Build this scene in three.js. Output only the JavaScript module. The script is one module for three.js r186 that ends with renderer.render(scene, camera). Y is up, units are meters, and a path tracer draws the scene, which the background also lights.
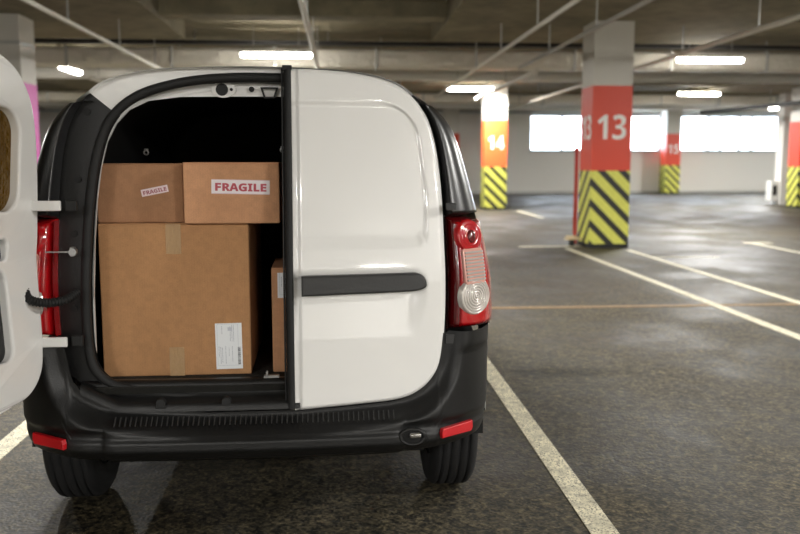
import * as THREE from 'three';
import { RoundedBoxGeometry } from 'three/addons/geometries/RoundedBoxGeometry.js';
import { TextGeometry } from 'three/addons/geometries/TextGeometry.js';
import { FontLoader } from 'three/addons/loaders/FontLoader.js';
import { mergeGeometries, mergeVertices } from 'three/addons/utils/BufferGeometryUtils.js';
import { RectAreaLightUniformsLib } from 'three/addons/lights/RectAreaLightUniformsLib.js';

// ------------------------------------------------------------------ camera, sky, exposure
RectAreaLightUniformsLib.init();
const scene = new THREE.Scene();
const FPX = 850, R = Math.PI / 180;
const camera = new THREE.PerspectiveCamera(2 * Math.atan(267 / FPX) / R, 800 / 534, 0.05, 120);
camera.position.set(0, 1.30, 0);
camera.rotation.order = 'YXZ';
camera.rotation.set(-7.042 * R, -4.007 * R, 0);
camera.focus = 2.72;
camera.userData.fStop = 2.6;
scene.add(camera);
scene.background = new THREE.Color(0.76, 0.87, 1.0);          // bright overcast sky outside the far windows
scene.backgroundIntensity = 8;
const renderer = new THREE.WebGLRenderer({ antialias: true });
renderer.toneMapping = THREE.LinearToneMapping;
renderer.toneMappingExposure = 2.05;
renderer.shadowMap.enabled = true;
const LAMP = 400;                                              // radiance of the fluorescent lamps
const LAMP_COLOR = new THREE.Color(1.0, 0.98, 0.94);

// ------------------------------------------------------------------ helpers
let seed = 7;
const rnd = () => { seed = (seed * 1664525 + 1013904223) >>> 0; return seed / 4294967296; };
const lerp = (a, b, t) => a + (b - a) * t, clamp = (x, a = 0, b = 1) => Math.min(b, Math.max(a, x));
const sstep = (a, b, x) => { const t = clamp((x - a) / (b - a)); return t * t * (3 - 2 * t); };
function interp(pts, x) {                                      // pts: [[x, y]...] ascending, linear
  if (x <= pts[0][0]) return pts[0][1];
  for (let i = 1; i < pts.length; i++) if (x <= pts[i][0]) return lerp(pts[i - 1][1], pts[i][1], (x - pts[i - 1][0]) / (pts[i][0] - pts[i - 1][0]));
  return pts[pts.length - 1][1];
}
const taken = new Map();
function numbered(n) { const k = taken.get(n) || 0; taken.set(n, k + 1); return k ? `${n}_${String(k).padStart(3, '0')}` : n; }
function shadow(o) { o.castShadow = o.receiveShadow = true; return o; }
function obj(name, geo, mat, parent) {
  const g = Array.isArray(geo) ? merge(geo) : geo;
  const m = shadow(new THREE.Mesh(g, mat)); m.name = parent === scene ? numbered(name) : name; parent.add(m); return m;
}
function merge(list) {
  return mergeGeometries(list.map((g) => { const q = g.index ? g.toNonIndexed() : g.clone(); for (const k of Object.keys(q.attributes)) if (!['position', 'normal', 'uv'].includes(k)) q.deleteAttribute(k); if (!q.attributes.uv) q.setAttribute('uv', new THREE.BufferAttribute(new Float32Array(q.attributes.position.count * 2), 2)); return q; }));
}
function thing(name, label, category, [x, y, z] = [0, 0, 0], group) {
  const g = new THREE.Group(); g.name = numbered(name); g.position.set(x, y, z); g.userData = { label, category };
  if (group) g.userData.group = group;
  scene.add(g); return g;
}
function tag(o, label, category, group) { o.userData.label = label; o.userData.category = category; if (group) o.userData.group = group; return o; }
function struct(name, geo, mat, label) { const m = obj(name, geo, mat, scene); m.userData.kind = 'structure'; if (label) m.userData.label = label; return m; }
const box = (w, h, d, x = 0, y = 0, z = 0) => new THREE.BoxGeometry(w, h, d).translate(x, y, z);
const rbox = (w, h, d, r, x = 0, y = 0, z = 0) => new RoundedBoxGeometry(w, h, d, 2, r).translate(x, y, z);
const bar = (x0, y0, z0, x1, y1, z1) => box(x1 - x0, y1 - y0, z1 - z0, (x0 + x1) / 2, (y0 + y1) / 2, (z0 + z1) / 2);
function metreUV(g, s = 1) {                                   // box-projected uv in metres
  const q = g.index ? g.toNonIndexed() : g; q.computeVertexNormals === undefined;
  const p = q.attributes.position, n = q.attributes.normal, uv = new Float32Array(p.count * 2);
  for (let i = 0; i < p.count; i++) {
    const ax = Math.abs(n.getX(i)), ay = Math.abs(n.getY(i)), az = Math.abs(n.getZ(i));
    const [a, b] = ay >= ax && ay >= az ? [p.getX(i), p.getZ(i)] : ax >= az ? [p.getZ(i), p.getY(i)] : [p.getX(i), p.getY(i)];
    uv[2 * i] = a / s; uv[2 * i + 1] = b / s;
  }
  q.setAttribute('uv', new THREE.BufferAttribute(uv, 2)); return q;
}
function grid(nu, nv, fn, flip = false) {
  const pos = [], uv = [], idx = [];
  for (let j = 0; j <= nv; j++) for (let i = 0; i <= nu; i++) { pos.push(...fn(i / nu, j / nv, i, j)); uv.push(i / nu, j / nv); }
  for (let j = 0; j < nv; j++) for (let i = 0; i < nu; i++) {
    const a = j * (nu + 1) + i, b = a + 1, c = a + nu + 1, d = c + 1;
    flip ? idx.push(a, c, b, b, c, d) : idx.push(a, b, c, b, d, c);
  }
  const g = new THREE.BufferGeometry();
  g.setAttribute('position', new THREE.Float32BufferAttribute(pos, 3)); g.setAttribute('uv', new THREE.Float32BufferAttribute(uv, 2));
  g.setIndex(idx); g.computeVertexNormals(); return g;
}
function tube(points, r, seg = 40, rad = 8, closed = false) {
  return new THREE.TubeGeometry(new THREE.CatmullRomCurve3(points.map((p) => new THREE.Vector3(...p)), closed, 'centripetal'), seg, r, rad, closed);
}
const rod = (a, b, r, n = 14) => {
  const A = new THREE.Vector3(...a), B = new THREE.Vector3(...b), d = B.clone().sub(A), L = d.length();
  return new THREE.CylinderGeometry(r, r, L, n).applyQuaternion(new THREE.Quaternion().setFromUnitVectors(new THREE.Vector3(0, 1, 0), d.normalize())).translate((A.x + B.x) / 2, (A.y + B.y) / 2, (A.z + B.z) / 2);
};
function roundRectShape(x0, y0, x1, y1, r, S = THREE.Shape) {
  const s = new S(); s.moveTo(x0 + r, y0); s.lineTo(x1 - r, y0); s.absarc(x1 - r, y0 + r, r, -Math.PI / 2, 0); s.lineTo(x1, y1 - r); s.absarc(x1 - r, y1 - r, r, 0, Math.PI / 2);
  s.lineTo(x0 + r, y1); s.absarc(x0 + r, y1 - r, r, Math.PI / 2, Math.PI); s.lineTo(x0, y0 + r); s.absarc(x0 + r, y0 + r, r, Math.PI, 1.5 * Math.PI); return s;
}
const extrude = (s, depth, bevel = 0, seg = 2, curve = 16) => new THREE.ExtrudeGeometry(s, { depth, bevelEnabled: bevel > 0, bevelThickness: bevel, bevelSize: bevel, bevelOffset: -bevel, bevelSegments: seg, curveSegments: curve });

// ------------------------------------------------------------------ textures
function tileNoise(n, cells, s) {                              // tiling value noise, n x n
  let q = s; const rr = () => { q = (q * 1664525 + 1013904223) >>> 0; return q / 4294967296; };
  const g = new Float32Array(cells * cells).map(() => rr()), out = new Float32Array(n * n), k = cells / n;
  for (let y = 0; y < n; y++) {
    const fy = y * k, y0 = Math.floor(fy), ty = (fy - y0) ** 2 * (3 - 2 * (fy - y0)), ya = (y0 % cells) * cells, yb = ((y0 + 1) % cells) * cells;
    for (let x = 0; x < n; x++) {
      const fx = x * k, x0 = Math.floor(fx), tx = (fx - x0) ** 2 * (3 - 2 * (fx - x0)), xb = (x0 + 1) % cells;
      const a = g[ya + x0] + (g[ya + xb] - g[ya + x0]) * tx, b = g[yb + x0] + (g[yb + xb] - g[yb + x0]) * tx;
      out[y * n + x] = a + (b - a) * ty;
    }
  }
  return out;
}
function dataTex(n, fn, srgb = true) {
  const d = new Uint8Array(n * n * 4);
  for (let i = 0; i < n * n; i++) { const c = fn(i); d[4 * i] = clamp(c[0]) * 255; d[4 * i + 1] = clamp(c[1]) * 255; d[4 * i + 2] = clamp(c[2]) * 255; d[4 * i + 3] = 255; }
  const t = new THREE.DataTexture(d, n, n); t.wrapS = t.wrapT = THREE.RepeatWrapping; t.magFilter = THREE.LinearFilter; t.minFilter = THREE.LinearMipmapLinearFilter; t.generateMipmaps = true;
  if (srgb) t.colorSpace = THREE.SRGBColorSpace; t.needsUpdate = true; return t;
}
function rep(t, u, v = u) { const c = t.clone(); c.repeat.set(u, v); c.needsUpdate = true; return c; }
function canvasTex(w, h, draw) { const c = document.createElement('canvas'); c.width = w; c.height = h; draw(c.getContext('2d'), w, h); const t = new THREE.CanvasTexture(c); t.colorSpace = THREE.SRGBColorSpace; return t; }
function randAt(n, s) { let q = s; return new Float32Array(n * n).map(() => { q = (q * 1664525 + 1013904223) >>> 0; return q / 4294967296; }); }

// asphalt: 2048 pixels over 6 m
const AN = 2048, aw = randAt(AN, 3), a1 = tileNoise(AN, 700, 11), a2 = tileNoise(AN, 60, 12), a3 = tileNoise(AN, 12, 13), a4 = tileNoise(AN, 5, 14), a5 = tileNoise(AN, 260, 15);
const asphaltMap = dataTex(AN, (i) => {
  const sp = aw[i] > 0.965 ? 0.13 : aw[i] < 0.06 ? -0.07 : 0, v = 0.218 + (a1[i] - 0.5) * 0.26 + (a5[i] - 0.5) * 0.15 + (a2[i] - 0.5) * 0.045 + (a3[i] - 0.5) * 0.05 + (a4[i] - 0.5) * 0.03 + sp, w = (a4[(i + 977 * 31) % (AN * AN)] - 0.5) * 0.02;
  return [v * 1.14 + w, v * 1.02, v * 0.76 - w];
});
const asphaltRough = dataTex(AN, (i) => { const r = 0.66 + (a3[i] - 0.5) * 0.30 + (a2[i] - 0.5) * 0.12 + (a4[i] - 0.5) * 0.22 + (a1[i] - 0.5) * 0.1; return [r, r, r]; }, false);
const asphaltBump = dataTex(AN, (i) => { const h = a1[i] * 0.55 + a5[i] * 0.3 + aw[i] * 0.15; return [h, h, h]; }, false);
// concrete: 1024 pixels over 4 m
const CN = 1024, cw = randAt(CN, 5), c1 = tileNoise(CN, 256, 21), c2 = tileNoise(CN, 32, 22), c3 = tileNoise(CN, 8, 23);
const concreteMap = dataTex(CN, (i) => { const v = 0.86 + (c1[i] - 0.5) * 0.08 + (c2[i] - 0.5) * 0.12 + (c3[i] - 0.5) * 0.14 + (cw[i] > 0.985 ? -0.1 : 0); return [v, v * 0.99, v * 0.97]; });
const concreteBump = dataTex(CN, (i) => { const h = 0.5 * c1[i] + 0.3 * c2[i] + 0.2 * cw[i]; return [h, h, h]; }, false);
// cardboard: faint flutes and fibres
const cardMap = dataTex(512, (i) => { const x = i % 512, y = (i / 512) | 0, k = (y * 2 % CN) * CN + (x * 2 % CN); const v = 0.93 + 0.007 * Math.sin(x / 512 * Math.PI * 2 * 60) + (c1[k] - 0.5) * 0.06 + (c2[k] - 0.5) * 0.05 + (cw[k] - 0.5) * 0.05; return [v, v * 0.985, v * 0.96]; });
const foilBump = dataTex(512, (i) => { const x = i % 512, y = (i / 512) | 0, k = y * 2 * CN + x * 2; const h = 0.55 * c3[k] + 0.3 * Math.abs(c2[k] - 0.5) * 2 + 0.15 * c1[k]; return [h, h, h]; }, false);
const plasticBump = dataTex(256, (i) => { const h = cw[i]; return [h, h, h]; }, false);
const paintWear = dataTex(CN, (i) => { const sp = c1[i] * 0.7 + aw[i] * 0.3 < 0.27 + (c2[i] - 0.5) * 0.16 ? 0.5 : 1, v = sp * (0.90 + (c2[i] - 0.5) * 0.2 + (c1[i] - 0.5) * 0.22); return [v, v, v]; });

// ------------------------------------------------------------------ materials
const std = (color, roughness = 0.6, extra = {}) => new THREE.MeshStandardMaterial({ color, roughness, ...extra });
const phys = (color, roughness, extra = {}) => new THREE.MeshPhysicalMaterial({ color, roughness, ...extra });
const M = {
  asphalt: std(0xffffff, 1, { map: asphaltMap, roughnessMap: asphaltRough, bumpMap: asphaltBump, bumpScale: 0.0022 }),
  ceiling: std(0x9a937c, 0.9, { map: concreteMap, bumpMap: concreteBump, bumpScale: 0.004 }),
  column: std(0xd2cfc7, 0.75, { bumpMap: concreteBump, bumpScale: 0.002 }),
  wall: std(0xe0ded8, 0.8, { bumpMap: concreteBump, bumpScale: 0.002 }),
  red: std(0xd8401f, 0.45), magenta: std(0xc65aa5, 0.45), orange: std(0xee6a34, 0.45),  // last colour is the column red with lens haze painted in
  white: phys(0xeeedea, 0.28, { clearcoat: 1, clearcoatRoughness: 0.06 }),
  lampBody: std(0xe8e8e4, 0.5), lampGlow: std(0xffffff, 0.4, { emissive: 0xfff9ef, emissiveIntensity: 26 }),
  numberPaint: std(0xf2efea, 0.5),
  foil: std(0xf0ece0, 0.45, { metalness: 0.6, bumpMap: foilBump, bumpScale: 0.05 }),
  galv: std(0xb9bab6, 0.45, { metalness: 0.6 }), pipePaint: std(0xd9d6cb, 0.5), pipeRed: std(0xb8331f, 0.5),
  darkMetal: std(0x2b2b2b, 0.5, { metalness: 0.4 }),
  plastic: std(0x101010, 0.46, { bumpMap: plasticBump, bumpScale: 0.0004 }), plasticGrey: std(0x2f2f2f, 0.42, { bumpMap: plasticBump, bumpScale: 0.0003 }),
  gloss: phys(0x1b1b1c, 0.35, { clearcoat: 0.6, clearcoatRoughness: 0.25 }),
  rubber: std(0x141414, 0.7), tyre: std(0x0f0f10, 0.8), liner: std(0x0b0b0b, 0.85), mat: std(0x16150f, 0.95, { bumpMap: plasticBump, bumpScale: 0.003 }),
  steel: std(0xb4b4b4, 0.35, { metalness: 0.9 }), chrome: std(0xf0f0f0, 0.15, { metalness: 1 }),
  lensRed: phys(0xb00f16, 0.22, { clearcoat: 1, clearcoatRoughness: 0.04 }), lensDark: phys(0x5e0a0e, 0.25, { clearcoat: 1, clearcoatRoughness: 0.05 }),
  lensClear: phys(0xd6d0ca, 0.14, { metalness: 0.35, clearcoat: 1, clearcoatRoughness: 0.03 }), lensPink: phys(0xdfa79a, 0.2, { metalness: 0.05, clearcoat: 1, clearcoatRoughness: 0.05 }),
  reflector: phys(0xc5121c, 0.3, { clearcoat: 1, clearcoatRoughness: 0.1 }),
  card: std(0xc09166, 0.85, { map: cardMap }), cardB: std(0xb38664, 0.85, { map: cardMap }), cardC: std(0xd6a27c, 0.85, { map: cardMap }),
  tape: phys(0xc4a075, 0.2, { bumpMap: foilBump, bumpScale: 0.004, clearcoat: 0.6, clearcoatRoughness: 0.15 }),
  line: std(0xf4eccf, 0.7, { map: paintWear }), lineOld: std(0x9d815c, 0.75, { map: paintWear }),
  glassDark: phys(0x0c0d0e, 0.06, { clearcoat: 1 }), pane: phys(0xffffff, 0.05, { transmission: 1, thickness: 0, ior: 1.45 }),
  frame: std(0xa9b1b6, 0.5),
};

// ------------------------------------------------------------------ the room
const X0 = -23, X1 = 19.2, Z0 = 12, Z1 = -35, SLAB = 3.66, DROP = 3.37;
struct('floor', metreUV(bar(X0 - .3, -0.2, Z1 - .3, X1 + .3, 0, Z0 + .3), 6), M.asphalt, 'dark grey damp asphalt garage floor');
const ceil = [bar(X0 - .3, SLAB, Z1 - .3, X1 + .3, SLAB + 0.25, Z0 + .3)];
for (const cx of [-14.1, -5.05, 4.0, 13.05]) {
  ceil.push(bar(cx - 2.4, DROP, -15.0, cx + 2.45, SLAB, Z0));           // thick slab bands over the column lines
  ceil.push(bar(cx - 2.4, DROP, -25.6, cx + 2.45, SLAB, -20.9), bar(cx - 2.4, DROP, Z1, cx + 2.45, SLAB, -32.2));
}
ceil.push(bar(X0, 3.43, -13.35, X1, SLAB, -12.9), bar(X0, 3.43, -24.1, X1, SLAB, -23.5), bar(X0, 3.43, -7.3, X1, SLAB, -6.9), bar(X0, 3.43, -29.5, X1, SLAB, -29.1));
struct('ceiling', metreUV(merge(ceil), 4), M.ceiling, 'grey concrete garage ceiling with thick slab bands and beams');
struct('wall_left', metreUV(bar(X0 - .3, 0, Z1, X0, SLAB, Z0), 4), M.wall);
struct('wall_right', metreUV(bar(X1, 0, Z1, X1 + .3, SLAB, Z0), 4), M.wall);
struct('wall_near', metreUV(bar(X0, 0, Z0, X1, SLAB, Z0 + .3), 4), M.wall);
{ // far wall with window openings
  const zf = Z1 - .3, y0 = 1.75, y1 = 3.22, openings = [[7.85, 13.35], [14.2, 18.62]], list = [bar(X0, 0, zf, X1, y0, Z1), bar(X0, y1, zf, X1, SLAB, Z1)];
  let x = X0;
  for (const [a, b] of openings) { list.push(bar(x, y0, zf, a, y1, Z1)); x = b; }
  list.push(bar(x, y0, zf, X1, y1, Z1));
  struct('wall_far', metreUV(merge(list), 4), M.wall, 'pale painted far wall below a strip of windows');
  openings.forEach(([a, b], k) => {
    const g = new THREE.Group(); g.name = `window_${k + 1}`; g.userData = { kind: 'structure', label: k ? 'bright window strip right of column 15' : 'bright window strip behind column 13' }; scene.add(g);
    const t = 0.06, zz = [Z1 - .2, Z1 - .12];
    obj('window_frame', [bar(a, y0, zz[0], b, y0 + t, zz[1]), bar(a, y1 - t, zz[0], b, y1, zz[1]), bar(a, y0, zz[0], a + t, y1, zz[1]), bar(b - t, y0, zz[0], b, y1, zz[1])], M.frame, g);
    const ms = k ? [15.45, 15.98, 16.8, 17.32] : [9.2, 10.6, 11.95];
    for (const mx of ms) obj('mullion', bar(mx - .055, y0 + t, zz[0], mx + .055, y1 - t, zz[1]), M.frame, g);
    const edges = [a, ...ms, b];
    for (let i = 1; i < edges.length; i++) obj('pane', bar(edges[i - 1] + .03, y0 + t, Z1 - .165, edges[i] - .03, y1 - t, Z1 - .16), M.pane, g);
    obj('window_sill', bar(a - .05, y0 - .04, Z1 - .2, b + .05, y0, Z1 + .06), M.frame, g);
  });
  // dark baseboard along the far wall and pale ducting strip above the windows
  const bb = struct('baseboard_far', bar(X0, 0, Z1, X1, .1, Z1 + .02), M.galv);
  const tr = struct('trim_1', bar(X0, 3.28, Z1, X1, 3.36, Z1 + .06), M.frame, 'pale rail above the far windows');
}
{ // pale stub wall beside the right-hand column, seen end-on
  struct('wall_stub', metreUV(bar(13.42, 0, -25.6, 13.9, SLAB, -25.2), 4), M.wall, 'pale blue-grey stub wall beside the column at the right edge');
}

// ------------------------------------------------------------------ columns
const font = await new FontLoader().loadAsync('fonts/droid/droid_sans_bold.typeface.json');
const stripeTex = dataTex(256, (i) => { const x = i % 256, y = (i / 256) | 0, s = ((x + y) % 256) / 256, k = (y * 4) * CN + x * 4, n = (c2[k] - 0.5) * 0.1; return s < 0.40 ? [0.13 + n * .4, 0.135 + n * .4, 0.10 + n * .3] : [0.85 + n, 0.85 + n, 0.38 + n]; });
M.stripe = std(0xffffff, 0.5, { map: stripeTex });
function stripeBand(w, d, y0, y1, front = 1) {                                // four faces; stripes climb to the near left corner
  const P = 0.315, e = 0.004, hw = w / 2 + e, hd = d / 2 + e, faces = [];
  const quad = (a, b, da, db) => {
    const g = new THREE.BufferGeometry();
    g.setAttribute('position', new THREE.Float32BufferAttribute([a[0], y0, a[1], b[0], y0, b[1], b[0], y1, b[1], a[0], y0, a[1], b[0], y1, b[1], a[0], y1, a[1]], 3));
    const v0 = y0 / P, v1 = y1 / P; g.setAttribute('uv', new THREE.Float32BufferAttribute([da / P, v0, db / P, v0, db / P, v1, da / P, v0, db / P, v1, da / P, v1], 2));
    g.computeVertexNormals(); return g;
  };
  faces.push(quad([-hw, hd], [hw, hd], 0, w), quad([hw, hd], [hw, -hd], w, w - d), quad([hw, -hd], [-hw, -hd], w, 0), quad([-hw, -hd], [-hw, hd], d, 0));
  faces.push(new THREE.BoxGeometry(2 * hw, .0001, 2 * hd).translate(0, y1, 0));
  return merge(faces);
}
function column(x, z, text, band, label, opt = {}) {
  const w = 0.6, d = 0.6, top = opt.top ?? DROP, t = thing('concrete_column', label, 'column', [x, 0, z], 'numbered garage columns');
  obj('shaft', metreUV(box(w, top, d, 0, top / 2, 0), 4), M.column, t);
  const y1 = 2.43, y0 = 1.17, e = 0.003;
  const rb = obj('painted_band', metreUV(box(w + 2 * e, y1 - y0, d + 2 * e, 0, (y0 + y1) / 2, 0), 4), band, t); rb.userData.label = band === M.magenta ? 'magenta painted band' : 'red painted band';
  obj('hazard_stripes', stripeBand(w, d, 0.06, y0), M.stripe, t).userData.label = 'yellow and black hazard stripes';
  obj('base_strip', box(w + .012, .06, d + .012, 0, .03, 0), M.rubber, t);
  if (text) {
    const mk = (size) => { const g = new TextGeometry(text, { font, size, depth: 0.002, curveSegments: 6 }); g.scale(.86, 1, 1); g.computeBoundingBox(); const b = g.boundingBox; return g.translate(-(b.min.x + b.max.x) / 2, -(b.min.y + b.max.y) / 2, 0); };
    obj('number', mk(0.36).translate(0.0, 1.82, d / 2 + e), M.numberPaint, t);
    if (text === '13') obj('number', mk(0.36).rotateY(-Math.PI / 2).translate(-w / 2 - e, 1.82, 0.04), M.numberPaint, t);
  }
  if (opt.bracket) obj('clamp_band', box(w + .02, .05, d + .02, 0, 2.98, 0), M.galv, t);
  return t;
}
column(4.07, -12.95, '13', M.red, 'concrete column with white number 13 on red above hazard stripes');
column(4.22, -23.3, '14', M.orange, 'concrete column with white number 14 on red with painted-in haze above hazard stripes');
column(13.48, -34.2, '15', M.red, 'concrete column numbered 15 between the far windows');
column(13.16, -23.5, '', M.red, 'red and hazard-striped column cut by the right edge of the picture');
column(4.45, -34.3, '', M.red, 'far red column glimpsed just above the right tail light');
column(-4.8, -12.95, '', M.magenta, 'concrete column with magenta paint behind the open van door', { bracket: true });

// ------------------------------------------------------------------ floor markings
function strip(x0, z0, x1, z1, w, mat, label, name = 'parking_line') {
  const dx = x1 - x0, dz = z1 - z0, L = Math.hypot(dx, dz), g = metreUV(box(w, 0.003, L, 0, 0.0015, 0), 1.3);
  const m = obj(name, g, mat, scene); m.position.set((x0 + x1) / 2, 0, (z0 + z1) / 2); m.rotation.y = Math.atan2(dx, dz); return tag(m, label, 'floor marking', 'painted parking bay lines');
}
strip(-1.55, 1.5, -1.55, -7.4, .10, M.line, 'worn white bay line left of the van, under the open door');
strip(.915, 1.5, .925, -7.36, .10, M.line, 'cream bay line running from right rear wheel to the foreground');
strip(3.40, 1.5, 3.42, -12.6, .10, M.line, 'long white bay line reaching the near left foot of column 13');
strip(4.22, 1.5, 4.26, -12.3, .10, M.line, 'white bay line running from the near right foot of column 13');
strip(-1.4, -7.43, 9.5, -7.47, .10, M.lineOld, 'faded rusty cross line over the floor behind the van', 'cross_line');
strip(2.75, -12.9, 3.72, -12.95, .14, M.line, 'short white cross mark left of the foot of column 13', 'cross_line');
strip(6.5, -13.27, 6.95, -13.24, .14, M.line, 'short white cross mark at the head of the far right bay line', 'cross_line');
strip(6.62, -13.2, 6.58, -9.0, .11, M.line, 'white bay line at the right edge level with column 13');
strip(4.25, -11.35, 5.2, -11.3, .06, M.line, 'thin faint cross mark right of column 13', 'cross_line');
strip(4.75, -22.6, 4.72, -19.6, .12, M.line, 'short worn line at the foot of column 14');
// ------------------------------------------------------------------ van
const CX = -0.275, van = thing('delivery_van', 'white delivery van with open left rear door, loaded with cartons', 'van', [CX, 0, -2.65]);
van.rotation.y = 1.5 * R;
const wD = (u, v) => .06 + .14 * Math.max(0, v - .9) * sstep(.82, 1.05, v) + .036 * (u / .62) ** 2;     // depth of the door skin behind the bumper face
const edgePts = [[.13, .493], [.204, .498], [.335, .506], [.467, .517], [.517, .533], [.567, .569], [.600, .619], [.616, .703], [.622, .786], [.623, .918], [.620, 1.047], [.615, 1.177], [.607, 1.274], [.592, 1.371], [.567, 1.449], [.525, 1.507], [.476, 1.546], [.411, 1.571], [.314, 1.589], [.217, 1.597], [.12, 1.600]];
const edgeCurve = new THREE.CatmullRomCurve3(edgePts.map(([u, v]) => new THREE.Vector3(u, v, 0)), false, 'centripetal');
const edge = edgeCurve.getPoints(150).map((p) => [p.x, p.y]);
for (let i = 1; i < edge.length; i++) if (edge[i][1] <= edge[i - 1][1]) edge[i][1] = edge[i - 1][1] + 1e-4;
const edgeU = (v) => interp(edge.map(([u, q]) => [q, u]), v);
function edgeDist(u, v) { // distance to the door outline polyline
  let m = 9; for (let i = 1; i < edge.length; i++) { const [ax, ay] = edge[i - 1], [bx, by] = edge[i], dx = bx - ax, dy = by - ay, t = clamp(((u - ax) * dx + (v - ay) * dy) / (dx * dx + dy * dy || 1)); m = Math.min(m, Math.hypot(u - ax - t * dx, v - ay - t * dy)); } return m;
}
function doorRelief(u, v, right) { // extra depth of the pressed door panel
  let w = 0; const d = Math.min(edgeDist(u, v), .2);
  w += .010 * (1 - clamp(d / .014)) ** 2;
  if (right) {
    const ur = .560 - Math.max(0, v - 1.2) * .12, rt = v > 1.27 ? .11 : .035, qx = u - (ur - rt), qy = Math.abs(v - 1.267) - (.223 - rt);
    const sd = Math.hypot(Math.max(qx, 0), Math.max(qy, 0)) + Math.min(Math.max(qx, qy), 0) - rt;
    w += .007 * sstep(.003, -.005, sd);
    const k = clamp((v - .725) / (.872 - .725)), end = sstep(.566, .505, u + (1 - k) * .03);
    if (v < .94) w += .022 * k * end * sstep(.72, .75, v);
    w += .006 * sstep(.146, .141, u);
  }
  return w;
}
function panel(nu, outline, inner, thick, relief) {            // outline rows [u, v]; inner edge u; a closed sheet of that thickness
  const nv = outline.length - 1, pt = (i, j, back) => { const [ue, v] = outline[j], u = lerp(inner, ue, i / nu); return [u, v, -(wD(u, v) + (back ? thick : relief(u, v)))]; };
  const f = grid(nu, nv, (a, b, i, j) => pt(i, j, false)), b = grid(Math.min(nu, 12), nv, (a, q, i, j) => pt(i * nu / Math.min(nu, 12), j, true), true);
  const rim = grid(1, nv, (a, q, i, j) => pt(nu, j, i === 1)), rim2 = grid(1, nv, (a, q, i, j) => pt(0, j, i === 0));
  return [f, b, rim, rim2];
}
// --- closed right door
{
  const d = new THREE.Group(); d.name = 'rear_door'; d.userData.label = 'closed right rear door'; van.add(d);
  obj('door_panel', panel(80, edge, .124, .045, (u, v) => doorRelief(u, v, true)), M.white, d);
  // dark grip moulding
  const s = new THREE.Shape(); s.moveTo(.150, .872); s.lineTo(.50, .880); s.quadraticCurveTo(.556, .884, .557, .900); s.quadraticCurveTo(.556, .938, .515, .941); s.lineTo(.150, .937); s.closePath();
  const g = extrude(s, .02, .007, 3); const p = g.attributes.position; for (let i = 0; i < p.count; i++) p.setZ(i, p.getZ(i) - wD(p.getX(i), p.getY(i)) - .006); g.computeVertexNormals();
  obj('grip_moulding', g, M.plasticGrey, d).userData.label = 'dark grey grip moulding';
  const rows = []; for (let i = 0; i <= 40; i++) rows.push(lerp(.50, 1.602, i / 40));
  const seal = grid(5, 40, (a, b, i, j) => { const v = rows[j], q = [[.124, .002], [.118, -.006], [.104, -.004], [.098, .014], [.104, .04], [.124, .05]][i]; return [q[0], v, -(wD(.12, v) + q[1])]; });
  obj('edge_seal', [seal, box(.03, .014, .05, .111, 1.602, -(wD(.12, 1.6) + .02))], M.rubber, d);
  const ch = grid(3, 40, (a, b, i, j) => { const v = rows[j], q = [[.0975, .016], [.094, .01], [.091, .016], [.0935, .03]][i]; return [q[0], v, -(wD(.12, v) + q[1])]; });
  obj('edge_bead', ch, M.darkMetal, d);
}
// --- corner surface: from door edge (t=0) round to the side (t=1)
const bodyPts = [[.795, .30], [.804, .45], [.806, .62], [.805, .78], [.799, .90], [.778, 1.02], [.748, 1.13], [.708, 1.27], [.664, 1.40], [.622, 1.458], [.577, 1.494], [.537, 1.514], [.488, 1.551], [.421, 1.577], [.32, 1.595], [.17, 1.604], [0, 1.607]];
const bodyCurve = new THREE.CatmullRomCurve3(bodyPts.map(([u, v]) => new THREE.Vector3(u, v, 0)), false, 'centripetal').getPoints(90).map((p) => [p.x, p.y]);
const sideU = (v) => interp(bodyCurve.map(([u, q]) => [q, u]), v);
function corner(v, t, off = 0) {
  const ue = (v > .55 ? edgeU(v) : .6) + .012, uo = Math.max(sideU(v), ue + .02), w0 = wD(ue, v) + .004, f = t * Math.PI / 2;
  const at = (q) => [ue + (uo - ue) * Math.sin(q) ** .92, w0 + (.30 - w0) * (1 - Math.cos(q) ** .85)];
  const [u, w] = at(f); if (!off) return [u, v, -w];
  const e = .02, a = at(Math.max(0.001, f - e)), b = at(Math.min(Math.PI / 2 - .001, f + e)); let dx = b[0] - a[0], dw = b[1] - a[1]; const L = Math.hypot(dx, dw); dx /= L; dw /= L;
  return [u + dw * off, v, -(w - dx * off)];
}
const mirror = (g) => { const q = g.clone().scale(-1, 1, 1); if (q.index) { const a = q.index.array; for (let i = 0; i < a.length; i += 3) { const k = a[i]; a[i] = a[i + 1]; a[i + 1] = k; } } q.computeVertexNormals(); return q; };
function cornerPatch(v0, v1, t0, t1, off, nu = 18, nv = 30) { // raised patch whose border rolls in
  return grid(nu, nv, (a, b) => { const bu = Math.min(a, 1 - a) * nu, bv = Math.min(b, 1 - b) * nv, k = clamp(Math.min(bu, bv * 1.5) / 1.6); const e = off * Math.sqrt(1 - (1 - k) ** 2) - (k === 0 ? .05 : 0); return corner(lerp(v0, v1, b), lerp(t0, t1, a), Math.abs(e) < 1e-4 ? 0.0002 : e); });
}
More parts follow.
